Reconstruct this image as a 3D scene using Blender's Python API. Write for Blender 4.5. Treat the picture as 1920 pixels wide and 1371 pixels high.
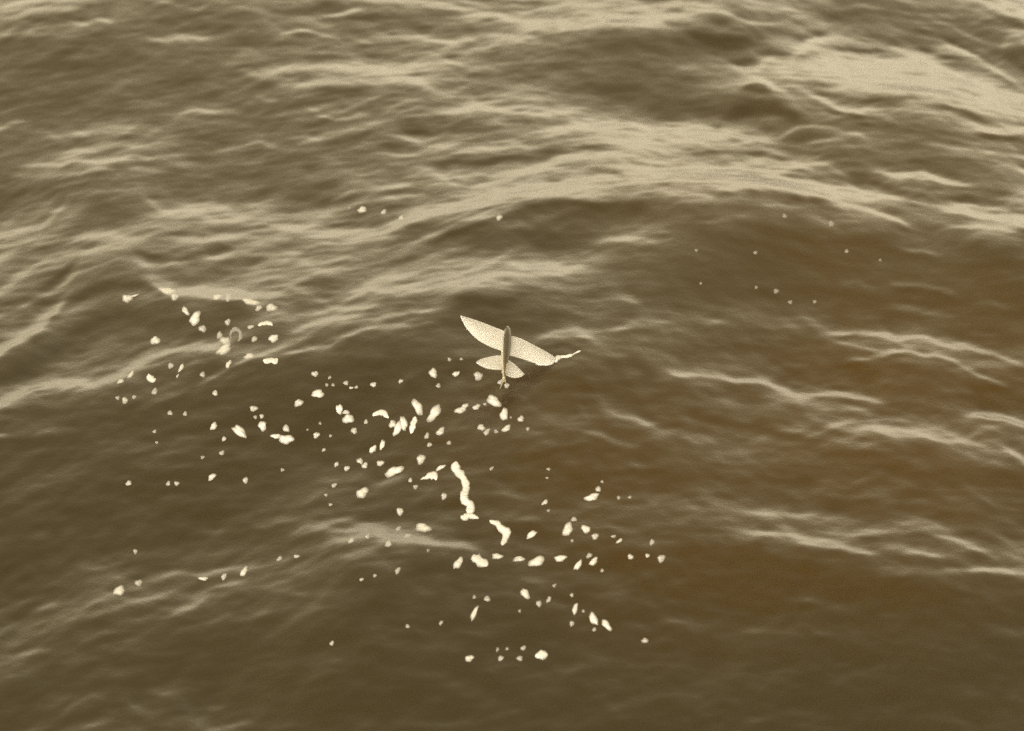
import bpy, bmesh, math, random
import numpy as np
from mathutils import Vector

for o in list(bpy.data.objects):
    bpy.data.objects.remove(o, do_unlink=True)
scene = bpy.context.scene
COL = scene.collection
R = math.radians

# ------------------------------------------------------------------ camera, sky, sun
PITCH = R(32.0)                 # looking down from a ship's rail
DIST = 16.0                     # metres to the fish
PPM = 473.0                     # photo pixels per metre at that distance
PW, PH = 1920.0, 1371.0
CAM = np.array([0.0, -DIST * math.cos(PITCH), DIST * math.sin(PITCH)])
FW = np.array([0.0, math.cos(PITCH), -math.sin(PITCH)])
UP = np.array([0.0, math.sin(PITCH), math.cos(PITCH)])
FPX = PPM * DIST                # focal length in photo pixels

cd = bpy.data.cameras.new('camera')
cd.sensor_width = 36.0
cd.lens = 36.0 * FPX / PW
cd.clip_end = 20000.0
cd.dof.use_dof = True
cd.dof.focus_distance = DIST - 0.55
cd.dof.aperture_fstop = 1.9
cam = bpy.data.objects.new('camera', cd)
cam.location = CAM
cam.rotation_euler = (math.pi / 2 - PITCH, 0, 0)
COL.objects.link(cam)
scene.camera = cam

SUN_EL, SUN_AZ = 9.0, 205.0    # low hazy light from behind the camera, to the left; azimuth clockwise from +Y
world = bpy.data.worlds.new('World')
scene.world = world
world.use_nodes = True
wn, wl = world.node_tree.nodes, world.node_tree.links
wn.clear()
sky = wn.new('ShaderNodeTexSky')
sky.sky_type = 'NISHITA'
sky.sun_disc = False
sky.sun_elevation = R(SUN_EL)
sky.sun_rotation = R(SUN_AZ)
sky.air_density = 1.0
sky.dust_density = 1.2
bw = wn.new('ShaderNodeRGBToBW')
tint = wn.new('ShaderNodeMix')
tint.data_type = 'RGBA'
tint.blend_type = 'MULTIPLY'
tint.inputs[0].default_value = 1.0
hz = wn.new('ShaderNodeMapRange')
hz.inputs['From Min'].default_value = 0.6
hz.inputs['From Max'].default_value = 4.5
tone = wn.new('ShaderNodeValToRGB')          # sepia daylight of the old print: brown overhead, cream low down
tone.color_ramp.elements[0].color = (1.0, 0.795, 0.42, 1)
tone.color_ramp.elements[1].color = (1.0, 0.865, 0.595, 1)
wl.new(bw.outputs[0], hz.inputs['Value'])
wl.new(hz.outputs[0], tone.inputs[0])
wl.new(tone.outputs[0], tint.inputs[7])
bg = wn.new('ShaderNodeBackground')
bg.inputs['Strength'].default_value = 0.15
wo = wn.new('ShaderNodeOutputWorld')
wl.new(sky.outputs[0], bw.inputs[0])
wl.new(bw.outputs[0], tint.inputs[6])
wl.new(tint.outputs[2], bg.inputs['Color'])
wl.new(bg.outputs[0], wo.inputs[0])

sd = bpy.data.lights.new('sun', 'SUN')
sd.energy = 0.7
sd.angle = R(30)
sd.color = (1.0, 0.86, 0.60)
sun = bpy.data.objects.new('sun', sd)
az, el = R(SUN_AZ), R(SUN_EL)
sdir = Vector((math.sin(az) * math.cos(el), math.cos(az) * math.cos(el), math.sin(el)))
sun.rotation_euler = sdir.to_track_quat('Z', 'Y').to_euler()
sun.location = (0, 0, 30)
COL.objects.link(sun)

scene.view_settings.view_transform = 'Standard'
scene.view_settings.look = 'None'
scene.view_settings.exposure = 2.35
scene.view_settings.gamma = 1.0
scene.cycles.max_bounces = 6
scene.cycles.use_denoising = False
scene.cycles.sample_clamp_indirect = 2.0

# ------------------------------------------------------------------ helpers
def project(X, Y, Z):
    dx, dy, dz = X - CAM[0], Y - CAM[1], Z - CAM[2]
    d = dy * FW[1] + dz * FW[2]
    u = dy * UP[1] + dz * UP[2]
    return PW / 2 + FPX * dx / d, PH / 2 - FPX * u / d

def ray(px, py):
    px, py = np.asarray(px, float), np.asarray(py, float)
    a, b = (px - PW / 2) / FPX, (PH / 2 - py) / FPX
    return np.stack([a, FW[1] + b * UP[1], FW[2] + b * UP[2]], -1)

def smooth(a, b, x):
    t = np.clip((x - a) / (b - a), 0, 1)
    return t * t * (3 - 2 * t)

def perlin(x, y, seed):
    rng = np.random.RandomState(seed)
    N = 256
    ang = rng.rand(N, N) * 2 * math.pi
    gx, gy = np.cos(ang), np.sin(ang)
    xi, yi = np.floor(x).astype(int), np.floor(y).astype(int)
    xf, yf = x - xi, y - yi
    u, v = xf * xf * xf * (xf * (xf * 6 - 15) + 10), yf * yf * yf * (yf * (yf * 6 - 15) + 10)
    def g(i, j):
        a, b = (xi + i) % N, (yi + j) % N
        return gx[a, b] * (xf - i) + gy[a, b] * (yf - j)
    n0 = g(0, 0) * (1 - u) + g(1, 0) * u
    n1 = g(0, 1) * (1 - u) + g(1, 1) * u
    return (n0 * (1 - v) + n1 * v) * 1.5

# ------------------------------------------------------------------ the swell: lie of the slopes
# crop offsets of the six fields of water, 3.608 units to a photo pixel
OFF = {'TL': (190, 130), 'TM': (700, 130), 'TR': (1210, 130), 'LM': (190, 500), 'MM': (700, 500), 'MR': (1210, 500),
       'BL': (190, 870), 'BM': (700, 870), 'BR': (1210, 870), 'F': (820, 560)}
def conv(z, x, y):
    k = 6.4 if z == 'F' else 3.608
    return OFF[z][0] + x / k, OFF[z][1] + y / k

GX = np.arange(200, 1701, 100)
GY = np.array([150, 200, 250, 300, 350, 400, 450, 500, 550, 600, 650, 700, 750, 800, 850, 900, 950, 1000, 1050, 1100, 1150, 1200, 1235])
G = np.array([[float(v) for v in r.split()] for r in '''
30 28 26 30 45 55 50 42 36 28 25 30 45 55 70 72
32 30 32 30 35 40 45 52 48 38 28 25 18 35 55 45
42 36 30 30 36 38 35 40 45 60 68 62 40 25 40 30
46 40 30 32 36 40 48 42 50 60 68 70 60 45 38 30
30 32 30 32 35 42 48 58 66 70 60 68 66 60 45 45
25 45 58 50 45 35 50 60 35 25 28 22 22 25 50 40
48 40 40 50 55 60 42 22 18 25 40 22 15 15 20 25
35 30 42 45 45 45 48 45 48 42 30 18 14 15 18 22
25 45 50 52 45 50 55 38 35 40 25 15 15 15 20 22
15 15 20 35 45 38 28 15 20 28 30 25 22 22 25 22
25 35 45 38 30 22 25 22 30 35 25 18 15 20 30 45
35 30 22 18 15 15 15 20 20 15 18 35 25 15 15 18
22 18 15 15 15 15 18 18 20 16 16 16 25 35 35 22
18 15 15 15 15 18 20 20 22 20 22 20 16 25 35 42
18 18 18 18 18 22 18 18 18 16 18 22 25 22 20 20
16 15 15 16 25 25 20 16 14 15 15 15 16 16 22 22
15 15 15 18 25 22 18 18 22 22 22 28 25 25 22 18
14 14 15 18 28 45 35 15 13 15 20 20 25 35 35 32
18 20 25 28 30 30 15 22 20 14 13 12 12 12 20 28
30 28 25 28 22 15 13 14 15 14 13 12 12 12 12 12
20 22 28 25 18 12 12 12 12 12 12 12 12 14 12 12
22 18 16 15 13 12 12 12 12 13 14 15 18 18 14 12
18 15 14 15 18 14 12 13 13 13 13 13 13 13 12 12'''.strip().split('\n')]) / 100.0

# ridge lines: strength, width behind, width in front, points
RIDGES = {
'TL': '''.25 25 14 520,295 620,275 740,300 830,300 950,290
.25 20 14 130,430 240,400
.25 20 14 300,430 400,405
.15 20 14 60,555 200,530 320,535
.28 18 14 40,620 250,590 330,610 480,575 600,575
.25 15 12 170,690 280,665 400,685
.18 18 14 480,655 600,625 680,640
.2 18 14 700,580 830,550 960,505 1060,490 1150,520 1290,545
.15 18 14 1000,435 1100,440
.2 18 14 1050,170 1120,215 1200,210
.32 16 14 1400,265 1480,310 1580,345 1670,340 1760,305 1850,285
.22 18 14 1320,500 1400,490 1520,470
.2 30 20 1650,395 1750,405 1870,360
.25 40 20 960,40 1100,60 1250,95 1450,95 1876,95
-.15 30 30 1450,130 1600,160 1800,150
.2 20 16 260,850 330,900 420,960 500,950
.28 30 20 400,975 560,950 750,935 900,940
.22 20 16 680,1010 850,1020 1000,1010
.3 20 14 1120,1070 1300,1080 1420,1065 1520,1030
.25 30 20 1420,1150 1600,1120 1870,1090
.2 20 14 20,1120 120,1130 240,1100
.22 22 16 370,1150 560,1150 800,1140 1000,1120
.15 18 14 560,1180 700,1170 900,1170
.2 20 14 20,1210 170,1200
.28 20 14 680,1280 800,1275 930,1240
.25 20 14 1100,1265 1250,1250 1370,1240
.25 20 14 200,1290 330,1330 480,1320 640,1300
-.2 22 22 210,1220 330,1270 460,1290
-.2 16 16 760,1190 830,1200 900,1210
-.2 20 20 1750,1210 1870,1180
.2 20 14 1300,1330 1500,1300 1650,1290 1800,1280
-.1 40 40 1000,880 1150,800 1400,790
-.12 25 25 1400,930 1560,900 1700,880
.2 20 14 1570,870 1700,830 1870,810''',
'TM': '''.3 28 18 0,90 150,65 300,90 420,130
-.12 35 35 20,160 200,170 380,160
.2 16 12 430,195 520,180 600,130 700,90
.2 18 14 60,290 200,270
.32 25 16 240,310 400,300 560,290 720,255 860,295 1000,305 1240,290 1370,290
-.12 18 18 560,350 680,350
-.15 18 18 870,345 1000,345 1100,350
.28 18 12 40,430 150,455 260,480 350,505
-.2 18 18 170,415 300,420 420,450
-.15 30 30 20,510 150,530 300,530
.25 20 16 0,585 120,580 350,590
.3 40 22 360,560 500,540 650,550 850,525 1000,480 1200,440 1400,390 1700,370 1800,370
-.25 18 25 390,650 560,630 700,640 860,600 1000,590 1200,600
-.25 14 16 1080,555 1300,545 1450,530 1620,525
.2 14 12 380,680 480,740 590,800
.3 18 12 0,815 120,800 260,780
-.15 12 12 0,845 150,830 260,815
.2 15 12 60,880 200,865 330,850 500,815
.22 30 20 640,800 800,760 1000,710 1150,680 1300,600 1500,590 1700,570
-.2 14 14 860,790 950,790 1010,770
-.22 16 16 1110,780 1200,755 1310,740
-.25 22 22 1440,690 1560,670 1640,700 1740,750
-.2 16 16 1700,620 1876,630
.38 45 30 40,1120 200,1040 400,990 600,930 800,880 1000,840 1300,800
.28 16 10 230,1180 350,1140 480,1080 640,1020 800,950 930,920 1030,890
-.2 10 10 660,990 800,930 960,890
-.22 14 60 350,1200 520,1110 700,1050 900,980 1100,920 1250,890 1500,920 1876,910
.15 25 18 850,1260 1000,1200 1200,1190 1300,1180
.3 22 16 1480,1180 1600,1150 1720,1150 1876,1130
.2 20 14 640,1360 800,1310 900,1260
.2 20 14 880,1300 1100,1330 1300,1340''',
'TR': '''.3 20 12 620,110 740,70 800,80 870,130 1000,190
-.3 20 30 640,130 730,110 800,130 860,180
.35 28 16 1050,140 1150,190 1250,240 1400,290 1550,300
-.15 18 18 1120,150 1250,180 1400,190
-.28 14 26 1200,250 1350,310 1500,330
.2 60 60 1300,60 1500,60 1700,110 1870,160
-.3 14 14 1450,225 1600,205 1780,210
-.22 30 40 530,330 700,250 860,250 950,290 1080,350
-.2 25 25 450,390 520,395
-.15 30 30 760,390 900,410
.3 16 12 880,480 1000,410 1120,385 1250,395 1350,430 1480,440
.28 40 30 0,430 200,400 380,410 450,450 620,440 720,480 900,480
-.28 18 20 300,560 500,560 700,560 900,590 980,610
.3 16 12 540,650 700,635 860,640 950,670 1100,650
.25 16 12 1050,520 1200,480 1330,480 1400,520
-.25 14 14 0,635 80,660 230,650 330,660
-.22 14 14 760,690 900,665 1050,680 1150,710
-.15 12 12 820,710 1000,720 1130,730
.36 50 25 0,760 250,720 500,720 750,740 950,780 1150,840 1350,860 1600,880 1750,900
-.2 20 20 1130,720 1200,770 1300,780
-.25 14 50 370,810 550,830 700,820 900,845 1100,880 1300,915
.2 16 12 1100,620 1230,650 1300,700 1400,740
.35 22 14 1500,680 1620,710 1760,725 1880,700
-.2 18 25 1480,760 1560,770 1700,830 1880,850
.32 20 12 1230,910 1400,930 1500,955 1600,990 1720,1020 1800,1090
.2 18 12 1350,780 1500,850 1700,870
.2 14 12 780,925 900,925 1020,935 1150,925
.2 16 12 20,940 150,910 380,890 500,850
.15 18 14 350,1050 500,1025 700,1000
.2 30 20 0,1130 100,1100 200,1120
.2 14 10 0,1185 130,1170 220,1130
.2 14 10 1720,1220 1880,1240
.12 18 14 1550,440 1700,480 1880,500''',
'LM': '''.35 45 12 270,70 400,150 500,200 640,190 760,210 900,210 1060,240
-.15 30 30 40,130 150,120 300,140 400,200
-.1 12 30 300,250 600,225 800,250 1000,280
.2 16 12 880,210 1100,210 1250,150 1380,95
.2 16 12 1080,250 1250,180 1330,165 1500,220
.25 20 14 1500,260 1650,290 1876,260
.25 30 20 1650,220 1780,160 1876,130
-.15 20 20 1470,100 1560,95
-.15 14 14 1460,195 1560,215
.2 14 10 1250,470 1400,400 1600,350 1876,350
.25 14 10 1180,550 1300,520 1400,480
.3 30 14 100,760 200,690 400,600 560,560 750,560 900,520
.2 16 12 60,780 250,700 400,650 560,600 700,580
.33 12 8 640,810 780,740 900,670 1020,620 1200,560
.33 16 10 1240,600 1400,560 1540,540 1650,480 1780,430 1876,405
.16 20 16 200,1000 330,930 500,870 620,830
-.1 20 20 1400,500 1500,430 1640,400
.08 40 40 200,1250 500,1220 700,1180
.15 16 12 120,590 300,530 420,500''',
'MM': '''.22 40 16 0,180 200,180 400,140 600,110 900,140
.15 18 14 0,100 200,60 350,20
.22 16 12 520,130 700,80 900,50 1100,60 1300,40 1470,10
.2 18 14 1000,20 1200,0 1450,15
-.15 18 30 0,250 300,230 600,210 850,230 1000,235
.25 14 10 0,365 100,340 250,315 480,285
.25 18 12 0,420 200,410 450,380
-.15 30 35 520,250 700,250 1000,260
.32 28 12 1080,510 1200,480 1350,460 1500,490
-.15 16 25 1180,530 1300,530 1400,560
.15 18 14 1600,460 1750,390 1870,390
.2 25 18 1650,200 1800,240
.1 10 10 90,950 160,840 240,750 290,715
.1 14 12 1350,320 1500,340 1560,370
.22 22 16 1530,960 1680,1020 1876,1070
.2 18 14 1390,960 1440,1000
.15 18 14 1380,1110 1470,1120 1600,1180 1760,1220
.08 16 16 1060,970 1130,1020 1300,1090
.15 16 12 520,1120 600,1105 680,1080
.1 20 18 560,1040 700,1010 840,990
.09 9 8 985,880 1050,930 1130,960
.08 9 8 1240,700 1310,760 1330,860
.08 10 8 1000,800 1080,830 1160,880
.07 10 8 1090,1060 1200,1090 1290,1150
.08 10 8 900,1180 960,1230 1060,1260
.08 10 8 1380,620 1460,660 1500,720''',
'MR': '''.4 18 12 150,715 250,745 400,735 490,745 600,790 760,770 900,840 1050,875 1300,870 1480,890 1640,940
.15 14 12 0,390 120,380 240,380
.15 14 12 380,390 560,375
.2 14 12 900,360 1050,350 1230,365
.15 14 12 900,410 1150,400 1300,415
.35 18 12 1200,460 1400,450 1600,460 1720,500 1880,480
-.1 10 10 1320,480 1450,480
.2 14 10 1150,470 1300,510 1500,560 1650,590
.35 14 10 1330,640 1480,630 1620,600 1760,570 1880,600
.15 14 12 1300,110 1430,115 1560,155
.2 14 12 1660,120 1880,130
.2 16 12 1660,275 1800,290 1880,320
-.1 14 14 1680,150 1880,170
.2 16 12 1070,1000 1170,1040
.25 18 12 1060,1170 1200,1120 1300,1070 1450,1050
.3 22 14 1430,1090 1600,1105 1700,1140 1880,1140
.15 16 12 1480,1010 1560,1040
.15 16 12 1350,950 1500,970
.12 14 12 880,1110 1080,1110
.12 14 12 1450,1215 1560,1200
.12 18 14 900,1215 1000,1215
.18 22 16 280,1170 340,1200 500,1190
.15 16 14 0,1060 80,1080
.1 16 14 700,1190 850,1170''',
'BL': '''.22 20 14 0,700 120,680 180,650
.25 20 14 260,805 400,760 560,750 700,760 850,720 960,720 1100,680 1250,650 1400,570
.15 25 20 0,910 80,890
.14 18 14 60,985 200,940 400,910 600,890 760,830 950,810
.15 25 18 1000,440 1120,430 1280,370 1400,300
.15 22 18 1420,200 1600,110 1820,70
.14 18 14 1300,480 1480,430 1740,350
.35 40 30 1480,560 1650,510 1876,450
.2 14 10 1290,700 1450,640 1550,580
.12 14 12 1500,690 1700,610 1876,560
.18 16 12 370,1080 500,1010 700,935 760,930
.15 22 18 1090,840 1200,850 1350,880 1560,850
.15 16 12 1000,1020 1120,990 1190,960
.14 18 14 20,1150 200,1120
.1 18 14 420,1160 600,1110 880,1030
.1 18 14 1050,1310 1300,1300''',
'BM': '''.28 22 14 0,520 120,500 280,510 400,540 600,560 750,590
.2 18 14 820,200 920,200 1050,245
.08 16 16 850,190 1050,240 1200,320 1400,340 1550,280 1740,225 1876,235
.12 16 14 960,790 1080,800 1180,820
.1 16 14 1640,1050 1800,1090 1876,1120
.12 18 16 0,180 100,120 300,60
.1 16 14 340,200 450,140
.08 16 14 700,730 800,770
.06 16 14 230,1090 330,1140''',
'BR': '''.1 16 14 0,250 130,320
.2 18 14 280,285 370,310
.18 25 18 430,280 500,310 760,330 900,350 1000,380 1200,340
.28 28 12 650,470 800,480 950,490 1100,550 1300,570 1450,600 1600,615
.18 18 14 1340,500 1450,480 1550,460 1800,450 1880,440
.2 14 12 1440,600 1650,660 1780,690
.25 14 12 1730,600 1880,610
-.1 16 16 1450,520 1650,520 1880,480
.15 14 12 1370,155 1480,110 1620,75
.15 22 18 1650,380 1880,390
.12 12 10 900,930 1050,915 1200,905
.12 16 12 620,1145 720,1130 850,1120
.14 16 12 940,1130 1030,1135
.14 14 12 1120,1140 1240,1165
.06 20 20 0,1130 130,1080 260,1060 400,1110''',
}

# relief map over the framed water, one cell per two photo pixels
MX, MY = np.arange(190, 1741, 2.0), np.arange(134, 1247, 2.0)
LOWER = ('LM', 'MM', 'MR', 'BL', 'BM', 'BR')
def build_map():
    fx = np.clip((MX - GX[0]) / 100.0, 0, len(GX) - 1.001)
    ix = fx.astype(int); tx = fx - ix; tx = tx * tx * (3 - 2 * tx)
    rows = G[:, ix] * (1 - tx) + G[:, ix + 1] * tx
    iy = np.clip(np.searchsorted(GY, MY) - 1, 0, len(GY) - 2)
    ty = np.clip((MY - GY[iy]) / (GY[iy + 1] - GY[iy]), 0, 1)
    ty = (ty * ty * (3 - 2 * ty))[:, None]
    T = rows[iy] * (1 - ty) + rows[iy + 1] * ty
    xx, yy = np.meshgrid(MX, MY)
    wob = perlin(xx / 26.0, yy / 14.0, 5) * 3.0 + perlin(xx / 9.0, yy / 6.0, 6) * 1.3
    chop = 0.08 * perlin(xx / 75.0, yy / 24.0, 8) + 0.075 * perlin(xx / 30.0 + 4, yy / 11.0, 9)
    T = T + chop * smooth(480, 700, yy)
    frag = 0.82 + 0.5 * perlin(xx / 34.0, yy / 12.0, 7)
    for z, txt in RIDGES.items():
        for ln in txt.split('\n'):
            f = ln.split()
            a, wu, wd = float(f[0]), float(f[1]) / 3.608, float(f[2]) / 3.608
            if z in LOWER:
                a *= 1.35; wu *= 1.5; wd *= 1.15
            else:
                a *= 1.15 if a > 0 else 1.4
            P = np.array(sorted(conv(z, *map(float, q.split(','))) for q in f[3:]))
            x0, x1 = P[0, 0], P[-1, 0]
            end = min(28.0, 0.3 * (x1 - x0))
            yc = np.interp(MX, P[:, 0], P[:, 1])
            k = np.ones(7) / 7.0
            yc = np.convolve(np.pad(yc, 3, mode='edge'), k, 'valid')
            sl = np.gradient(yc, MX)
            d = (yy + wob - yc[None, :]) * np.cos(np.arctan(sl))[None, :]
            lo = smooth(x0 - end * 0.4, x0 + end, MX) if x0 > 215 else np.ones_like(MX)
            hi = 1 - smooth(x1 - end, x1 + end * 0.4, MX) if x1 < 1712 else np.ones_like(MX)
            if x0 <= 215: lo = (MX > -1) * 1.0
            w = np.where(d < 0, wu, wd)
            T += a * np.exp(-(d / w) ** 2) * (lo * hi)[None, :] * frag
    return np.clip(T, 0.06, 0.95)
TM_ = build_map()
# broad trim of the swell, 12 x 9 fields
TRIM = np.array([[float(v) for v in r.split()] for r in '''
0 -1 0 5 6 6 1 1 1 -5 -1 -1
1 2 2 5 4 3 1 -2 0 -3 1 1
-2 0 1 5 8 1 1 0 0 -4 -2 1
0 3 4 5 4 -1 2 2 -2 -4 -1 1
0 1 0 0 1 -1 0 -1 -1 -2 0 1
0 0 0 1 0 0 0 0 0 0 1 2
0 1 2 4 2 0 0 0 0 0 2 2
2 3 5 5 0 0 -1 -2 -1 -1 0 1
2 3 3 0 -1 -2 -1 -1 0 0 0 0'''.strip().split('\n')]) / 100.0
def trim_map():
    h, w = TM_.shape
    fx = np.clip((np.arange(w) + .5) / w * 12 - .5, 0, 10.999); fy = np.clip((np.arange(h) + .5) / h * 9 - .5, 0, 7.999)
    ix, iy = fx.astype(int), fy.astype(int); tx, ty = fx - ix, (fy - iy)[:, None]
    r0_ = TRIM[:, ix] * (1 - tx) + TRIM[:, ix + 1] * tx
    return r0_[iy] * (1 - ty) + r0_[iy + 1] * ty
TM_ = np.clip(TM_ + 1.2 * trim_map(), 0.04, 0.95)

def tone_at(px, py):
    # carries the same run of waves on beyond the framed water by folding back
    def fold(v, a, b):
        w = b - a
        t = np.mod(v - a, 2 * w)
        return a + np.where(t > w, 2 * w - t, t)
    ox = np.maximum(np.maximum(196 - px, px - 1731), 0)
    py = py - ox * np.where(px > 960, 0.3, 0.15 + 0.4 * smooth(350, 600, py))
    oy = np.maximum(np.maximum(141 - py, py - 1237), 0)
    px = px + 0.9 * oy
    fx = (fold(px, 196, 1731) - MX[0]) / 2.0
    fy = (fold(py, 141, 1237) - MY[0]) / 2.0
    ix, iy = fx.astype(int), fy.astype(int)
    tx, ty = fx - ix, fy - iy
    return (1 - 0.08 * smooth(10, 90, oy)) * ((TM_[iy, ix] * (1 - tx) + TM_[iy, ix + 1] * tx) * (1 - ty)
            + (TM_[iy + 1, ix] * (1 - tx) + TM_[iy + 1, ix + 1] * tx) * ty)

# ------------------------------------------------------------------ height field from the slopes
FS = 0.0125
FXN, FYN = 1024, 1280
HX = (np.arange(FXN) - FXN / 2) * FS
HY = (np.arange(FYN) - FYN / 2) * FS + 0.6
XX, YY = np.meshgrid(HX, HY)
arch = 0.16 * np.abs(XX - 0.55) ** 1.4          # crests bow round the middle of the frame
def streaks(X, Y):
    v = Y + 0.16 * np.abs(X - 0.55) ** 1.4 + 0.05 * perlin(X * 1.3, Y * 1.3, 11)
    n = np.zeros_like(X)
    for (lx, ly, amp, s) in ((0.55, 0.22, 0.8, 21), (0.27, 0.105, 1.0, 22), (0.14, 0.055, 0.9, 23), (0.075, 0.034, 0.85, 24), (0.046, 0.026, 0.4, 25)):
        p = perlin(X / lx + s, v / ly, s)
        n += amp * (0.55 - 1.9 * np.abs(p)) * 0.5 + amp * 0.4 * perlin(X / lx, v / ly + 7, s + 40)
    return n
STRK = streaks(XX, YY)
STRK -= STRK.mean()
fine = perlin(XX / 0.045, YY / 0.04, 31) + 0.8 * perlin(XX / 0.026, YY / 0.026, 32)
kx = np.fft.fftfreq(FXN, FS)[None, :] * 2 * math.pi
ky = np.fft.fftfreq(FYN, FS)[:, None] * 2 * math.pi
LAM, MU = 0.06, (2 * math.pi / 14.0) ** 2
win = smooth(-6.4, -5.2, XX) * (1 - smooth(5.2, 6.4, XX)) * smooth(HY[0], HY[0] + 1.2, YY) * (1 - smooth(HY[-1] - 1.2, HY[-1], YY))
def t_of(T):
    return -9.0 + 27.0 * (np.clip((T - 0.09) / 0.70, 0, 1.2)) ** 0.62
H = np.zeros_like(XX)
for it in range(7):
    px, py = project(XX, YY, H)
    T = tone_at(px, py)
    amp = 2.5 + 2.0 * smooth(0.12, 0.5, T)
    deg = t_of(T) + 1.5 * amp * STRK * (1 + 0.25 * smooth(600, 900, py)) + 1.1 * fine
    s = -np.tan(np.radians(np.clip(deg, -24, 24)))
    inner = win > 0.99
    s = (s - s[inner].mean()) * win
    S = np.fft.fft2(s)
    Hn = np.real(np.fft.ifft2(-1j * ky * S / (ky ** 2 + LAM * kx ** 2 + MU)))
    H = 0.4 * H + 0.6 * Hn if it else Hn
H *= smooth(-6.4, -5.0, XX) * (1 - smooth(5.0, 6.4, XX)) * smooth(HY[0], HY[0] + 1.4, YY) * (1 - smooth(HY[-1] - 1.4, HY[-1], YY))

def far_waves(X, Y):
    r = np.hypot(X, Y)
    near = smooth(4.2, 6.2, np.maximum(np.abs(X), np.abs(Y - 0.6) * 0.8))
    h = 0.06 * perlin(X / 1.7, (Y + 0.1 * X) / 0.9, 51) + 0.03 * perlin(X / 0.8, Y / 0.4, 52) * (1 - smooth(15, 40, r))
    h += 0.25 * perlin(X / 14.0, Y / 9.0, 53) * smooth(8, 30, r) * (1 - smooth(200, 500, r))
    return h * near * (1 - smooth(600, 1500, r))

def sea_z(X, Y):
    X, Y = np.asarray(X, float), np.asarray(Y, float)
    fx = np.clip((X - HX[0]) / FS, 0, FXN - 1.001)
    fy = np.clip((Y - HY[0]) / FS, 0, FYN - 1.001)
    ix, iy = fx.astype(int), fy.astype(int)
    tx, ty = fx - ix, fy - iy
    h = ((H[iy, ix] * (1 - tx) + H[iy, ix + 1] * tx) * (1 - ty)
         + (H[iy + 1, ix] * (1 - tx) + H[iy + 1, ix + 1] * tx) * ty)
    return h + far_waves(X, Y)

def on_sea(px, py):
    d = ray(px, py)
    z = np.zeros(d.shape[:-1])
    for _ in range(14):
        t = (z - CAM[2]) / d[..., 2]
        P = CAM + d * t[..., None]
        z = 0.5 * z + 0.5 * sea_z(P[..., 0], P[..., 1])
    t = (z - CAM[2]) / d[..., 2]
    return CAM + d * t[..., None]

# ------------------------------------------------------------------ materials
def new_mat(name):
    m = bpy.data.materials.new(name)
    m.use_nodes = True
    nt = m.node_tree
    return m, nt, nt.nodes['Principled BSDF']

def noise(nt, scale, detail=3.0, rough=0.55, vec=None):
    n = nt.nodes.new('ShaderNodeTexNoise')
    n.inputs['Scale'].default_value = scale
    n.inputs['Detail'].default_value = detail
    n.inputs['Roughness'].default_value = rough
    if vec is not None: nt.links.new(vec, n.inputs['Vector'])
    return n

def ramp(nt, fac, stops):
    r = nt.nodes.new('ShaderNodeValToRGB')
    e = r.color_ramp.elements
    while len(e) < len(stops): e.new(0.5)
    for q, (p, c) in zip(e, stops):
        q.position = p; q.color = (*c, 1)
    nt.links.new(fac, r.inputs[0])
    return r

def bump(nt, bsdf, h, strength, dist):
    b = nt.nodes.new('ShaderNodeBump')
    b.inputs['Strength'].default_value = strength
    b.inputs['Distance'].default_value = dist
    nt.links.new(h, b.inputs['Height'])
    nt.links.new(b.outputs[0], bsdf.inputs['Normal'])

M_SEA, nt, bs = new_mat('sea_water')
geo = nt.nodes.new('ShaderNodeNewGeometry')
n1 = noise(nt, 0.4, 1.5, 0.5, geo.outputs['Position'])
dm = nt.nodes.new('ShaderNodeMapping'); dm.inputs['Scale'].default_value = (1.0, 0.7, 0.0)
dm.inputs['Location'].default_value = (-1.35, -0.1, 0.0)
nt.links.new(geo.outputs['Position'], dm.inputs['Vector'])
ln = nt.nodes.new('ShaderNodeVectorMath'); ln.operation = 'LENGTH'; nt.links.new(dm.outputs[0], ln.inputs[0])
ma = nt.nodes.new('ShaderNodeMath'); ma.operation = 'MULTIPLY_ADD'; ma.inputs[1].default_value = -0.28
nt.links.new(ln.outputs['Value'], ma.inputs[0]); nt.links.new(n1.outputs['Fac'], ma.inputs[2])
# clouded water: greyer to one side, browner to the other
r1 = ramp(nt, ma.outputs[0], [(0.02, (0.029, 0.0215, 0.0095)), (0.40, (0.045, 0.0235, 0.0020))])
nt.links.new(r1.outputs[0], bs.inputs['Base Color'])
bs.inputs['Roughness'].default_value = 0.10
bs.inputs['IOR'].default_value = 1.52
mp = nt.nodes.new('ShaderNodeMapping')
mp.inputs['Scale'].default_value = (1.0, 0.75, 1.0)
nt.links.new(geo.outputs['Position'], mp.inputs['Vector'])
n2 = noise(nt, 95.0, 4.0, 0.75, mp.outputs[0])
bump(nt, bs, n2.outputs['Fac'], 0.4, 0.003)

M_FOAM, nt, bs = new_mat('foam')
tc = nt.nodes.new('ShaderNodeNewGeometry')
n1 = noise(nt, 120.0, 4.0, 0.65, tc.outputs['Position'])
r1 = ramp(nt, n1.outputs['Fac'], [(0.3, (0.62, 0.63, 0.69)), (0.6, (0.73, 0.745, 0.82))])
nt.links.new(r1.outputs[0], bs.inputs['Base Color'])
bs.inputs['Roughness'].default_value = 0.45
bump(nt, bs, n1.outputs['Fac'], 0.3, 0.002)
at = nt.nodes.new('ShaderNodeAttribute'); at.attribute_name = 'cover'     # bubbles thin out to the rim
n2 = noise(nt, 260.0, 3.0, 0.6, tc.outputs['Position'])
m1 = nt.nodes.new('ShaderNodeMath'); m1.operation = 'MULTIPLY_ADD'; m1.inputs[1].default_value = 0.55
nt.links.new(n2.outputs['Fac'], m1.inputs[0]); nt.links.new(at.outputs['Fac'], m1.inputs[2])
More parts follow.
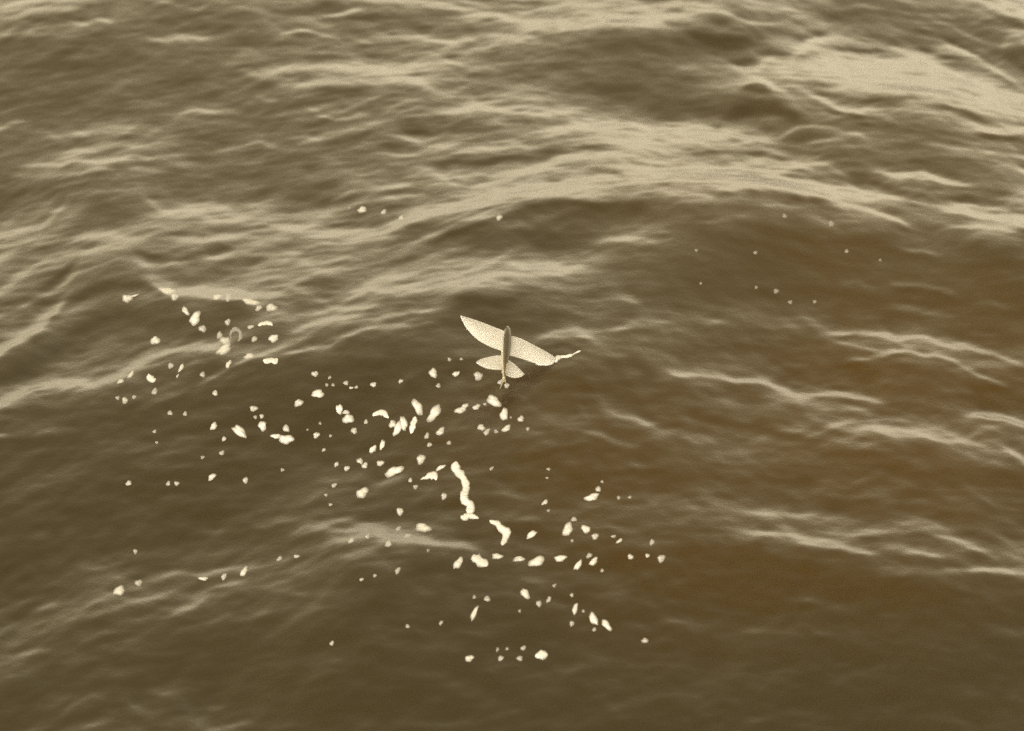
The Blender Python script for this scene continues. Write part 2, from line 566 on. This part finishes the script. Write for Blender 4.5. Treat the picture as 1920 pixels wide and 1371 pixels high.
m2 = nt.nodes.new('ShaderNodeMapRange'); m2.inputs['From Min'].default_value = 0.27; m2.inputs['From Max'].default_value = 1.1
nt.links.new(m1.outputs[0], m2.inputs['Value'])
m3 = nt.nodes.new('ShaderNodeMath'); m3.operation = 'MULTIPLY'
at2 = nt.nodes.new('ShaderNodeAttribute'); at2.attribute_name = 'amount'
nt.links.new(m2.outputs[0], m3.inputs[0]); nt.links.new(at2.outputs['Fac'], m3.inputs[1])
nt.links.new(m3.outputs[0], bs.inputs['Alpha'])

# ------------------------------------------------------------------ sea
def axis(a, b, step, far, grow):
    core = list(np.arange(a, b + 1e-6, step))
    lo, hi, s = [], [], step
    x = core[-1]; s = step
    while x < far:
        s *= grow; x += s; hi.append(x)
    x = core[0]; s = step
    while x > -far:
        s *= grow; x -= s; lo.append(x)
    return np.array(lo[::-1] + core + hi)

def mesh_np(name, V, F, mat, smoothf=True):
    me = bpy.data.meshes.new(name)
    n, k = len(F), F.shape[1]
    me.vertices.add(len(V)); me.vertices.foreach_set('co', np.ascontiguousarray(V, np.float32).ravel())
    me.loops.add(n * k); me.loops.foreach_set('vertex_index', np.ascontiguousarray(F, np.int32).ravel())
    me.polygons.add(n)
    me.polygons.foreach_set('loop_start', np.arange(0, n * k, k, dtype=np.int32))
    me.polygons.foreach_set('use_smooth', np.full(n, smoothf))
    me.update(calc_edges=True)
    me.validate()
    me.materials.append(mat)
    return me

AX = axis(-3.1, 3.1, 0.0115, 4000, 1.045)
AY = axis(-3.4, 4.9, 0.0125, 4000, 1.045)
gx, gy = np.meshgrid(AX, AY)
gz = sea_z(gx, gy)
V = np.stack([gx, gy, gz], -1).reshape(-1, 3)
nx, ny = len(AX), len(AY)
i = np.arange(nx * ny).reshape(ny, nx)
F = np.stack([i[:-1, :-1], i[:-1, 1:], i[1:, 1:], i[1:, :-1]], -1).reshape(-1, 4)
sea = bpy.data.objects.new('sea', mesh_np('sea', V, F, M_SEA))
sea['kind'] = 'structure'
COL.objects.link(sea)

# ------------------------------------------------------------------ flying fish
NOSE_UP, BANK, YAW = R(12), R(31.5), R(-3.0)
cy, sy_ = math.cos(YAW), math.sin(YAW)
def yawed(v): return np.array([v[0] * cy - v[1] * sy_, v[0] * sy_ + v[1] * cy, v[2]])
b_ax = yawed(np.array([0, math.cos(NOSE_UP), math.sin(NOSE_UP)]))
n0 = yawed(np.array([0, -math.sin(NOSE_UP), math.cos(NOSE_UP)]))
r0 = yawed(np.array([1.0, 0, 0]))
w_ax = math.cos(BANK) * r0 - math.sin(BANK) * n0
n_ax = math.cos(BANK) * n0 + math.sin(BANK) * r0
REF = (949.0, 655.0)
A2 = np.array([[w_ax[0], b_ax[0]], [w_ax @ UP, b_ax @ UP]]) * PPM
A2i = np.linalg.inv(A2)
def fish_xy(pts):
    out = []
    for q in pts:
        x, y = conv('F', *q)
        out.append(A2i @ np.array([x - REF[0], REF[1] - y]))
    return np.array(out)

tip = fish_xy([(1425, 742)])[0]
d = ray(*REF)
lo, hi = 14.0, 17.5
for _ in range(50):
    t = 0.5 * (lo + hi)
    P = CAM + d * t + tip[0] * w_ax + tip[1] * b_ax
    if P[2] > float(sea_z(P[0], P[1])) - 0.002: lo = t
    else: hi = t
ORG = CAM + d * t

fish = bpy.data.objects.new('flying_fish', None)
fish.empty_display_size = 0.05
from mathutils import Matrix
fish.matrix_world = Matrix(((w_ax[0], b_ax[0], n_ax[0], ORG[0]), (w_ax[1], b_ax[1], n_ax[1], ORG[1]),
                            (w_ax[2], b_ax[2], n_ax[2], ORG[2]), (0, 0, 0, 1)))
fish['label'] = 'flying fish with pale spread fins and dark back gliding just above the sea'
fish['category'] = 'fish'
COL.objects.link(fish)
def fpart(name, V, F, mat, smoothf=True, parent=None, label=None):
    me = bpy.data.meshes.new(name)
    me.from_pydata([tuple(v) for v in V], [], [tuple(f) for f in F])
    me.validate()
    for p in me.polygons: p.use_smooth = smoothf
    me.materials.append(mat)
    o = bpy.data.objects.new(name, me)
    o.parent = parent or fish
    if label: o['label'] = label
    COL.objects.link(o)
    return o

M_BODY, nt, bs = new_mat('fish_skin')
tc = nt.nodes.new('ShaderNodeTexCoord')
sx = nt.nodes.new('ShaderNodeSeparateXYZ')
nt.links.new(tc.outputs['Object'], sx.inputs[0])
nn = noise(nt, 60.0, 3.0, 0.6, tc.outputs['Object'])
ad = nt.nodes.new('ShaderNodeMath'); ad.operation = 'MULTIPLY_ADD'
ad.inputs[1].default_value = 0.006; nt.links.new(nn.outputs['Fac'], ad.inputs[0]); nt.links.new(sx.outputs['Z'], ad.inputs[2])
mr = nt.nodes.new('ShaderNodeMapRange')
mr.inputs['From Min'].default_value = -0.004; mr.inputs['From Max'].default_value = 0.013
nt.links.new(ad.outputs[0], mr.inputs['Value'])
r1 = ramp(nt, mr.outputs[0], [(0.0, (0.70, 0.67, 0.60)), (0.35, (0.38, 0.34, 0.26)), (0.75, (0.085, 0.072, 0.05)), (1.0, (0.06, 0.05, 0.035))])
nt.links.new(r1.outputs[0], bs.inputs['Base Color'])
bs.inputs['Roughness'].default_value = 0.32
vo = nt.nodes.new('ShaderNodeTexVoronoi'); vo.inputs['Scale'].default_value = 260
nt.links.new(tc.outputs['Object'], vo.inputs['Vector'])
bump(nt, bs, vo.outputs['Distance'], 0.25, 0.001)

M_FIN, nt, bs = new_mat('fish_fin')
tc = nt.nodes.new('ShaderNodeTexCoord')
nn = noise(nt, 45.0, 3.0, 0.6, tc.outputs['Object'])
r1 = ramp(nt, nn.outputs['Fac'], [(0.3, (0.81, 0.82, 0.88)), (0.7, (0.86, 0.87, 0.93))])
nt.links.new(r1.outputs[0], bs.inputs['Base Color'])
bs.inputs['Roughness'].default_value = 0.6
bs.inputs['Specular IOR Level'].default_value = 0.2
tr = nt.nodes.new('ShaderNodeBsdfTranslucent'); tr.inputs['Color'].default_value = (0.90, 0.90, 0.92, 1)
mx = nt.nodes.new('ShaderNodeMixShader'); mx.inputs[0].default_value = 0.4
nt.links.new(bs.outputs[0], mx.inputs[1]); nt.links.new(tr.outputs[0], mx.inputs[2])
nt.links.new(mx.outputs[0], nt.nodes['Material Output'].inputs['Surface'])

M_TAIL, nt, bs = new_mat('fish_dark_fin')
nn = noise(nt, 80.0, 3.0, 0.6)
r1 = ramp(nt, nn.outputs['Fac'], [(0.3, (0.16, 0.14, 0.10)), (0.7, (0.30, 0.27, 0.21))])
nt.links.new(r1.outputs[0], bs.inputs['Base Color'])
bs.inputs['Roughness'].default_value = 0.5

M_EYE, nt, bs = new_mat('fish_eye')
bs.inputs['Base Color'].default_value = (0.02, 0.018, 0.014, 1); bs.inputs['Roughness'].default_value = 0.1

# body: one loft from snout to tail root;  y along the body, x half width, z top and belly
y_head = fish_xy([(850, 338)])[0][1]
y_tail = fish_xy([(800, 945)])[0][1]
BL = y_head - y_tail
prof = [(0.0, .002, .002, .002), (.02, .0065, .006, .006), (.06, .0105, .0105, .011), (.12, .0142, .0145, .016), (.2, .0163, .0175, .020),
        (.32, .0168, .0185, .0225), (.45, .0158, .0178, .0225), (.58, .0138, .0158, .020), (.7, .0108, .0128, .0155),
        (.82, .0074, .0098, .0108), (.92, .0046, .0078, .0080), (1.0, .0030, .0072, .0074)]
prof = np.array(prof)
S = np.linspace(0, 1, 49)
NR = 28
V, F = [], []
for s in S:
    hw, zt, zb = [np.interp(s, prof[:, 0], prof[:, k]) for k in (1, 2, 3)]
    y = y_head - s * BL
    for k in range(NR):
        a = 2 * math.pi * k / NR
        c, q = math.cos(a), math.sin(a)
        x = hw * math.copysign(abs(c) ** 0.85, c)
        V.append((x, y, (zt if q > 0 else zb) * math.copysign(abs(q) ** 0.9, q)))
for a in range(len(S) - 1):
    for k in range(NR):
        F.append((a * NR + k, a * NR + (k + 1) % NR, (a + 1) * NR + (k + 1) % NR, (a + 1) * NR + k))
F.append(tuple(range(NR))[::-1]); F.append(tuple((len(S) - 1) * NR + k for k in range(NR)))
fpart('body', V, F, M_BODY)
for sgn in (-1, 1):
    bm = bmesh.new()
    bmesh.ops.create_uvsphere(bm, u_segments=16, v_segments=10, radius=0.0052)
    me = bpy.data.meshes.new('eye')
    bm.to_mesh(me); bm.free()
    for p in me.polygons: p.use_smooth = True
    me.materials.append(M_EYE)
    o = bpy.data.objects.new('eye', me); o.parent = fish
    o.location = (sgn * 0.0088, y_head - 0.068 * BL, 0.0035); o.scale = (0.6, 1, 1)
    COL.objects.link(o)

def resample(P, n):
    P = np.array(P, float)
    d = np.r_[0, np.cumsum(np.linalg.norm(np.diff(P, axis=0), axis=1))]
    t = np.linspace(0, d[-1], n)
    Q = np.stack([np.interp(t, d, P[:, k]) for k in range(P.shape[1])], -1)
    for _ in range(3):
        Q[1:-1] = 0.25 * Q[:-2] + 0.5 * Q[1:-1] + 0.25 * Q[2:]
    return Q

def fin(name, lead, trail, z0, camber, dihedral, thick, rays, label=None):
    # lead / trail: outline from root to tip, in the fin's own plane; rays fan from root to tip
    nt_, nc = 26, rays * 4 + 1
    Lc, Tc = resample(lead, nt_), resample(trail, nt_)
    root = 0.5 * (Lc[0] + Tc[0])
    top, V, F = [], [], []
    span = np.linalg.norm(Lc[-1] - root)
    for a in range(nt_):
        for c in range(nc):
            u = c / (nc - 1)
            p = Lc[a] * (1 - u) + Tc[a] * u
            s = np.linalg.norm(p - root) / span
            z = z0 + camber * (1 - (2 * u - 0.8) ** 2) * math.sin(math.pi * min(1, a / (nt_ - 1))) + dihedral * s
            z += 0.0009 * math.cos(2 * math.pi * c / 4) * min(1.0, a / 4)
            if c == nc - 1 and 0 < a < nt_ - 1: p = p + (root - p) * 0.018 * (a % 2)
            top.append((p[0], p[1], z))
    V = list(top)
    idx = lambda a, c: a * nc + c
    for a in range(nt_ - 1):
        for c in range(nc - 1):
            F.append((idx(a, c), idx(a + 1, c), idx(a + 1, c + 1), idx(a, c + 1)))
    # stout rays: the leading edge and every fourth rib, round rods tapering to the tip
    for c in range(0, nc, 4):
        b0 = len(V)
        for a in range(nt_):
            p = top[idx(a, c)]
            rr = thick * (1.0 if c == 0 else 0.42) * (1.0 - 0.75 * a / (nt_ - 1))
            for k in range(6):
                an = math.pi * k / 3
                V.append((p[0] + 0.5 * rr * math.cos(an), p[1] + rr * math.cos(an), p[2] + rr * math.sin(an)))
        for a in range(nt_ - 1):
            for k in range(6):
                F.append((b0 + a * 6 + k, b0 + a * 6 + (k + 1) % 6, b0 + (a + 1) * 6 + (k + 1) % 6, b0 + (a + 1) * 6 + k))
    o = fpart(name, V, F, M_FIN, label=label)
    bm = bmesh.new(); bm.from_mesh(o.data)
    bmesh.ops.recalc_face_normals(bm, faces=bm.faces); bm.to_mesh(o.data); bm.free()
    return o

fin('pectoral_fin', fish_xy([(815, 412), (785, 402), (700, 372), (560, 318), (430, 268), (340, 240), (287, 224)]),
    fish_xy([(790, 640), (730, 622), (650, 594), (560, 548), (470, 490), (410, 430), (340, 348), (312, 285), (285, 228)]), 0.004, 0.006, 0.0, 0.0012, 14)
fin('pectoral_fin', fish_xy([(850, 452), (900, 466), (1000, 500), (1150, 578), (1290, 648), (1380, 700), (1425, 738)]),
    fish_xy([(820, 672), (870, 690), (1000, 724), (1100, 756), (1180, 784), (1260, 794), (1340, 786), (1400, 765), (1426, 742)]), 0.004, 0.006, 0.0, 0.0012, 14)
fin('pelvic_fin', fish_xy([(790, 672), (715, 676), (640, 690), (560, 710), (510, 730), (484, 750)]),
    fish_xy([(790, 838), (720, 838), (610, 826), (545, 800), (505, 775), (484, 753)]), -0.008, 0.003, 0.004, 0.001, 9)
fin('pelvic_fin', fish_xy([(815, 705), (850, 720), (930, 780), (990, 838), (1030, 875), (1045, 893)]),
    fish_xy([(800, 880), (830, 900), (880, 925), (940, 937), (1000, 928), (1030, 912), (1045, 896)]), -0.008, 0.003, 0.004, 0.001, 9)

def side_fin(name, pts, thick=0.0012, mat=None):
    # upright fin in the fish's middle plane: (y, z) outline, corrugated by its rays
    n = len(pts)
    V = [(thick / 2, y, z) for y, z in pts] + [(-thick / 2, y, z) for y, z in pts]
    F = [tuple(range(n)), tuple(range(2 * n - 1, n - 1, -1))]
    for k in range(n):
        F.append((k, n + k, n + (k + 1) % n, (k + 1) % n))
    return fpart(name, V, F, mat or M_FIN, smoothf=False)
yt = y_tail
side_fin('tail_fin', [(yt + .010, .0066), (yt - .006, .010), (yt - .026, .016), (yt - .044, .019), (yt - .030, .010), (yt - .018, .001), (yt - .019, -.007),
                      (yt - .028, -.016), (yt - .037, -.027), (yt - .024, -.021), (yt - .010, -.014), (yt - .001, -.010), (yt + .010, -.0066)], mat=M_TAIL)
yd = y_head - 0.74 * BL
side_fin('dorsal_fin', [(yd, .0095), (yd - .014, .024), (yd - .024, .025), (yd - .034, .017), (yd - .052, .013), (yd - .052, .0075)], mat=M_TAIL)
side_fin('anal_fin', [(yd - .006, -.010), (yd - .020, -.024), (yd - .028, -.023), (yd - .038, -.015), (yd - .052, -.012), (yd - .052, -.008)], mat=M_TAIL)

# ------------------------------------------------------------------ foam
rnd = random.Random(4)
FLECKS = {
'LM': '''175,215,28,25,0 450,165,55,20,-15 497,203,22,24,0 785,205,35,16,10 860,208,25,22,0 1010,238,55,18,-10 1065,280,25,14,30 1150,278,35,22,10
570,300,30,16,120 635,350,45,27,55 685,420,22,22,0 855,375,20,17,45 365,500,27,25,0 830,560,52,24,35 838,502,30,24,0 800,465,22,18,90 1010,408,22,12,10
1035,490,20,16,20 1165,485,32,21,30 1000,605,30,17,10 860,660,26,14,60 470,670,20,16,30 540,685,28,12,60 515,740,16,7,60 200,730,28,12,60 130,775,22,14,30
685,730,18,16,0 360,845,22,16,45 160,905,20,18,60 110,888,15,12,0 222,882,14,12,0 770,855,18,16,60 465,990,16,15,0 567,995,14,14,0 760,1080,26,18,45
935,1115,52,24,-42 1090,1078,28,25,90 1085,1012,14,14,0 1042,1018,12,12,0 1030,960,24,18,20 1335,922,26,22,30 1445,725,20,18,0 1465,860,40,22,5
1545,750,12,10,60 1525,800,12,10,30 1568,800,12,10,70 1655,787,16,14,40 1690,820,14,9,10 1725,815,14,9,20 1840,798,20,14,10 1610,965,32,19,100
1655,985,22,14,10 1670,1030,32,28,20 1710,1110,20,18,60 1480,1060,10,10,0 1395,1103,8,8,0 1455,1140,20,18,20 1550,1145,10,10,0 1250,1095,22,20,0
1250,1168,42,28,-5 1180,1147,28,16,0 830,1165,18,12,50 815,1260,18,14,45 685,1290,14,10,20 1835,1235,28,15,55 1590,1335,14,12,40 1750,1315,20,18,0
1782,1345,22,16,30 1505,1240,14,10,30 360,1115,14,10,40 375,1190,10,10,0 1790,1050,16,12,50''',
'MM': '''405,720,28,24,80 560,725,24,14,30 710,740,28,24,0 440,805,15,14,0 515,628,12,12,0 595,625,10,10,0 5,795,14,12,0 860,780,20,14,45 903,805,18,14,40
300,950,48,26,-62 412,992,55,28,52 590,970,34,20,15 618,945,24,15,40 697,950,24,16,20 755,930,12,10,0 815,910,42,30,-40 885,1000,40,22,90 998,1030,20,18,0
930,1020,8,8,0 730,1088,24,18,0 768,1118,24,15,40 830,1115,14,12,0 900,1095,28,18,40 1045,1098,12,12,0 455,1115,28,20,55 362,1145,20,14,60
380,1205,16,14,30 512,1192,14,14,0 322,1303,28,26,90 47,1330,22,18,30 60,1205,32,14,80 5,1235,18,14,80 130,1065,25,20,20 165,1095,45,22,60 205,1060,45,20,-75
185,775,16,12,30''',
'BM': '''140,50,55,26,25 455,25,34,12,25 250,110,16,12,50 285,155,15,14,0 478,218,20,18,60 180,322,22,22,0 335,432,42,28,-5 170,438,18,14,30 230,487,22,14,20
102,540,22,18,80 575,670,42,20,60 838,625,32,18,5 985,643,32,18,3 1105,660,55,24,17 1265,638,36,19,3 1385,685,36,16,60 1460,620,20,14,45 1490,660,30,18,40
1548,722,12,12,0 1070,478,38,16,35 1315,442,40,28,75 1357,375,18,15,0 1437,440,32,20,-25 1500,490,22,18,0 1345,520,12,10,60 1625,490,16,10,0 1665,520,24,10,40
1478,225,42,22,15 1522,170,18,16,80 1548,120,10,10,0 1160,260,24,12,30 1185,315,12,10,0 1660,228,12,12,0 1735,225,12,10,0 1740,628,18,16,0 1853,620,14,12,0
1028,878,34,22,-65 770,912,18,18,0 683,900,14,10,80 1120,945,18,18,0 1187,918,20,13,65 1343,887,12,12,0 1225,822,14,10,30 683,1010,52,13,65 1365,980,36,15,72
1343,1080,16,16,0 1420,995,10,10,0 1490,1048,40,22,-55 1578,1090,42,18,-45 1495,1120,14,12,80 1837,1195,20,16,0 1015,1245,18,14,20 840,1255,14,10,70
905,1250,10,10,0 990,1315,20,15,0 862,1315,20,14,60 650,1315,28,18,10 458,1075,16,11,50 232,1098,14,12,0 165,722,22,15,60 370,585,10,10,0 990,995,10,10,0
800,30,16,10,45 1175,95,10,8,0 1185,35,12,10,0''',
'BR': '108,640,24,22,90 15,620,14,12,30 45,530,20,14,80',
'BL': '''120,858,38,24,20 252,805,24,18,45 830,762,22,15,50 965,728,32,17,65 690,775,28,13,0 1205,640,20,12,50 1320,625,18,12,10 230,592,16,12,80 748,88,26,17,50
185,130,18,16,40 453,132,16,13,40 510,132,16,14,40 975,110,20,16,50 1225,40,12,12,0 1765,195,40,26,25 1575,145,18,13,45 1660,30,20,14,45 1590,5,16,12,40
1520,210,12,10,0 1550,275,12,10,0 1690,518,20,15,30 1800,490,18,13,30 1560,1212,18,10,60 1760,782,14,10,20 1850,755,12,10,0''',
'TM': '70,965,18,14,30 190,1005,18,14,45 852,1003,22,14,30',
'TL': '1765,950,28,18,5 1678,938,9,7,0',
'TR': '942,992,15,13,0 1258,1045,17,17,0 745,1240,12,12,0 1362,1230,14,11,0 1590,1290,9,9,0 345,1225,11,10,0',
'MR': '885,165,18,14,0 980,240,14,12,0 1145,237,12,11,0 375,113,9,9,0 750,140,12,9,60',
}
def foam_obj(name, V, F, cover, dens, cat='foam'):
    c = V.mean(0)
    me = bpy.data.meshes.new(name)
    me.from_pydata([tuple(v - c) for v in V], [], F)
    me.validate(); me.update()
    for p in me.polygons: p.use_smooth = True
    me.materials.append(M_FOAM)
    for nm, val in (('cover', cover), ('amount', np.full(len(V), dens))):
        at = me.attributes.new(nm, 'FLOAT', 'POINT')
        at.data.foreach_set('value', np.asarray(val, np.float32))
    o = bpy.data.objects.new(name, me)
    o.location = c
    o['category'] = cat
    COL.objects.link(o)
    return o

def blob(z, cx, cy_, a, b, ang, name='foam_fleck'):
    x0, y0 = conv(z, cx, cy_)
    k = 6.4 if z == 'F' else 3.608
    a, b = a / k * 1.3, b / k * 1.3
    n = 26 if a > 4 else 18
    ph = [rnd.uniform(0, 6.28) for _ in range(4)]
    irr = 0.07 + 0.08 * min(1, a / 9)
    rings = (1.0, 0.86, 0.62, 0.3)
    pts, hs = [], []
    lump = rnd.uniform(0.6, 1.2)
    for q in rings:
        for i_ in range(n):
            t_ = 2 * math.pi * i_ / n
            rr = q * (1 + irr * (math.sin(2 * t_ + ph[0]) * .7 + math.sin(3 * t_ + ph[1]) * .6 + .45 * math.sin(5 * t_ + ph[2]) + .15 * math.sin(8 * t_ + ph[3])))
            u, v = a * rr * math.cos(t_), b * rr * math.sin(t_)
            an = R(ang)
            pts.append((x0 + u * math.cos(an) - v * math.sin(an), y0 - (u * math.sin(an) + v * math.cos(an))))
            hs.append((1 - q * q) * (1 + 0.25 * lump * math.sin(3 * t_ + ph[1])))
    pts.append((x0, y0)); hs.append(1.0)
    pts = np.array(pts); hs = np.array(hs)
    W = on_sea(pts[:, 0], pts[:, 1])
    hgt = min(0.006, 0.20 * b / PPM + 0.0008)
    W[:, 2] += hs * hgt - 0.0008
    F = []
    for q in range(len(rings) - 1):
        for i_ in range(n):
            F.append((q * n + i_, q * n + (i_ + 1) % n, (q + 1) * n + (i_ + 1) % n, (q + 1) * n + i_))
    L = (len(rings) - 1) * n
    for i_ in range(n):
        F.append((L + i_, L + (i_ + 1) % n, len(pts) - 1))
    cover = [1 - q ** 2.2 for q in rings for i_ in range(n)] + [1.0]
    dens = 0.33 if z in ('TR', 'MR') else min(1.0, (0.18 + 0.07 * a) * rnd.uniform(0.8, 1.1))
    return foam_obj(name, W, F, cover, dens), (x0, y0, a, b)

def strand(z, pts, name='foam_streak', hk=0.2, closed=False, lift=0.0, cat='foam', dens=1.0):
    # pts: x, y, half width (crop units)
    k = 6.4 if z == 'F' else 3.608
    P = np.array([(*conv(z, p[0], p[1]), p[2] / k * 1.2) for p in pts])
    if closed: P = np.vstack([P, P[:1]])
    L = np.linalg.norm(np.diff(P[:, :2], axis=0), axis=1).sum()
    n = max(12, int(L / 1.2))
    Q = resample(P, n)
    tg = np.gradient(Q[:, :2], axis=0)
    tg /= np.linalg.norm(tg, axis=1)[:, None] + 1e-9
    nr = np.stack([-tg[:, 1], tg[:, 0]], -1)
    m = 9
    s = np.linspace(0, L, n)
    w1 = 1 + 0.42 * perlin(s / 8.0, s * 0 + rnd.uniform(0, 50), 61)
    w2 = 1 + 0.42 * perlin(s / 8.0, s * 0 + rnd.uniform(0, 50), 62)
    pts2, hs, cov = [], [], []
    for i_ in range(n):
        e = 1.0 if closed else min(1.0, math.sqrt(max(0.02, min(s[i_], L - s[i_]) / max(Q[i_, 2], 0.5))))
        for j in range(m):
            v = 2 * j / (m - 1) - 1
            w = Q[i_, 2] * e * (w1[i_] if v < 0 else w2[i_])
            pts2.append(Q[i_, :2] + nr[i_] * v * w)
            hs.append((1 - v * v) * Q[i_, 2] * e)
            cov.append((1 - abs(v) ** 2.2) * min(1.0, 0.25 + e))
    pts2 = np.array(pts2); hs = np.array(hs)
    W = on_sea(pts2[:, 0], pts2[:, 1])
    W[:, 2] += np.minimum(hs * hk / PPM, 0.008) * (1 + 0.5 * perlin(pts2[:, 0] / 4.0, pts2[:, 1] / 4.0, 63)) - 0.0008 + lift
    F = [(i_ * m + j, (i_ + 1) * m + j, (i_ + 1) * m + j + 1, i_ * m + j + 1) for i_ in range(n - 1) for j in range(m - 1)]
    return foam_obj(name, W, F, cov, dens, cat)

fl = []
for z, txt in FLECKS.items():
    for q in txt.split():
        o, g = blob(z, *map(float, q.split(',')))
        o['group'] = 'foam flecks scattered on the water'
        fl.append((o, g))

SPECIAL = [
 ('BM', [(560, -20, 20), (556, 35, 30), (585, 62, 24), (612, 95, 22), (626, 135, 24), (625, 180, 24), (604, 225, 27), (628, 255, 27), (655, 275, 26), (657, 310, 25), (640, 345, 32)],
  'long zigzag streak of white foam running down below the flying fish'),
 ('BM', [(588, 352, 18), (610, 362, 24), (650, 345, 22), (685, 355, 20), (715, 370, 10)], 'wide white foam foot at the lower end of the zigzag streak'),
 ('BM', [(782, 382, 10), (830, 398, 18), (865, 430, 22), (905, 462, 30), (900, 490, 24), (884, 520, 20), (868, 552, 13)], 'hooked white foam streak right of the zigzag streak\'s lower end'),
 ('BM', [(675, 612, 20), (690, 640, 34), (725, 655, 32), (752, 672, 30), (775, 692, 20)], 'largest lumpy white foam patch, below the hooked foam streak'),
 ('BM', [(312, 108, 4), (350, 92, 12), (395, 75, 26), (418, 88, 26), (424, 112, 10)], 'triangular white foam patch just left of the zigzag streak\'s top'),
 ('BM', [(1090, 1300, 14), (1125, 1295, 30), (1160, 1290, 42), (1182, 1290, 34)], 'blunt wedge of white foam in the dark water far below the fish'),
 ('MM', [(-10, 1010, 14), (30, 988, 18), (65, 985, 20), (95, 1015, 14), (105, 1030, 6)], 'curved white foam strand left of the tight foam cluster'),
 ('MM', [(288, 1012, 16), (276, 1050, 22), (265, 1090, 20), (256, 1132, 13)], 'upright white foam streak on the right side of the tight foam cluster'),
 ('LM', [(1090, 630, 14), (1115, 642, 20), (1150, 636, 18), (1175, 645, 20), (1194, 618, 14)], 'bent white foam strip just under a thin wave crest on the left'),
 ('LM', [(320, 722, 16), (328, 752, 24), (350, 768, 22), (372, 760, 10)], 'crescent of white foam in a wave trough near the left edge'),
 ('LM', [(1055, 402, 8), (1085, 386, 14), (1120, 380, 14), (1150, 388, 14), (1158, 404, 9)], 'thin arched foam strand on the wave behind the foam ring'),
 ('LM', [(175, 212, 12), (215, 200, 8), (265, 180, 5)], 'thin foam wisp trailing from a foam spot at the upper left edge'),
]
for z, p, lab in SPECIAL:
    o = strand(z, p)
    o['label'] = lab
o = strand('LM', [(884, 500, 5), (870, 468, 8), (878, 438, 13), (906, 422, 15), (936, 436, 11), (944, 470, 14), (930, 502, 8), (908, 516, 4)], 'foam_ring', dens=0.36)
o['label'] = 'broken ring of faint foam around a dark hole on the left-hand wave'
# splash where the right fin cuts the water
o = strand('F', [(1395, 760, 12), (1420, 748, 26), (1450, 718, 34), (1480, 706, 18), (1520, 700, 15), (1560, 692, 18), (1600, 684, 18), (1622, 672, 7), (1650, 656, 7), (1690, 640, 12), (1722, 622, 8)],
           'splash', hk=0.8, cat='splash')
o['label'] = 'thin white splash thrown up by the right fin tip of the flying fish'
o = strand('F', [(1180, 782, 5), (1230, 790, 12), (1290, 792, 11), (1350, 786, 11), (1400, 768, 9)], 'splash', hk=0.8, cat='splash')
o['label'] = 'low white spray line along the trailing edge of the right fin'

# each fleck's own label: shape, then where it lies from the fish, in fish wingspans (200 photo pixels)
def base_label(g):
    x, y, a, b = g
    size = 'big' if a > 11 else 'mid-sized' if a > 6.4 else 'small' if a > 4 else 'tiny'
    asp = a / b
    shape = 'round' if asp < 1.2 else 'oval' if asp < 1.7 else 'long'
    dx, dy = (x - 950) / 200.0, (y - 655) / 200.0
    hx, hy = round(abs(dx) * 2) / 2, round(abs(dy) * 2) / 2
    wx = '%g fish-spans %s' % (hx, 'right' if dx > 0 else 'left') if hx else ''
    wy = '%g %s' % (hy, 'below' if dy > 0 else 'above') if hy else ''
    if wx and wy: where = wx + ' and ' + wy
    elif wx: where = wx + ' of'
    elif wy: where = wy.replace(' ', ' fish-spans ')
    else: where = 'close beside'
    return '%s %s fleck, %s the fish' % (size, shape, where.replace('1 fish-spans', '1 fish-span').replace('0.5 fish-spans', '0.5 fish-span'))
by = {}
for o, g in fl:
    by.setdefault(base_label(g), []).append((o, g))
NTH = ['', '', 'second', 'third', 'fourth', 'fifth']
for lab, L in by.items():
    if len(L) == 1:
        L[0][0]['label'] = lab
    else:
        L.sort(key=lambda q: q[1][0])
        for i_, (o, g) in enumerate(L):
            if len(L) == 2: w = 'left one' if i_ == 0 else 'right one'
            elif i_ == 0: w = 'leftmost'
            elif i_ == len(L) - 1: w = 'rightmost'
            else: w = NTH[i_ + 1] + ' from left'
            o['label'] = lab + ', ' + w
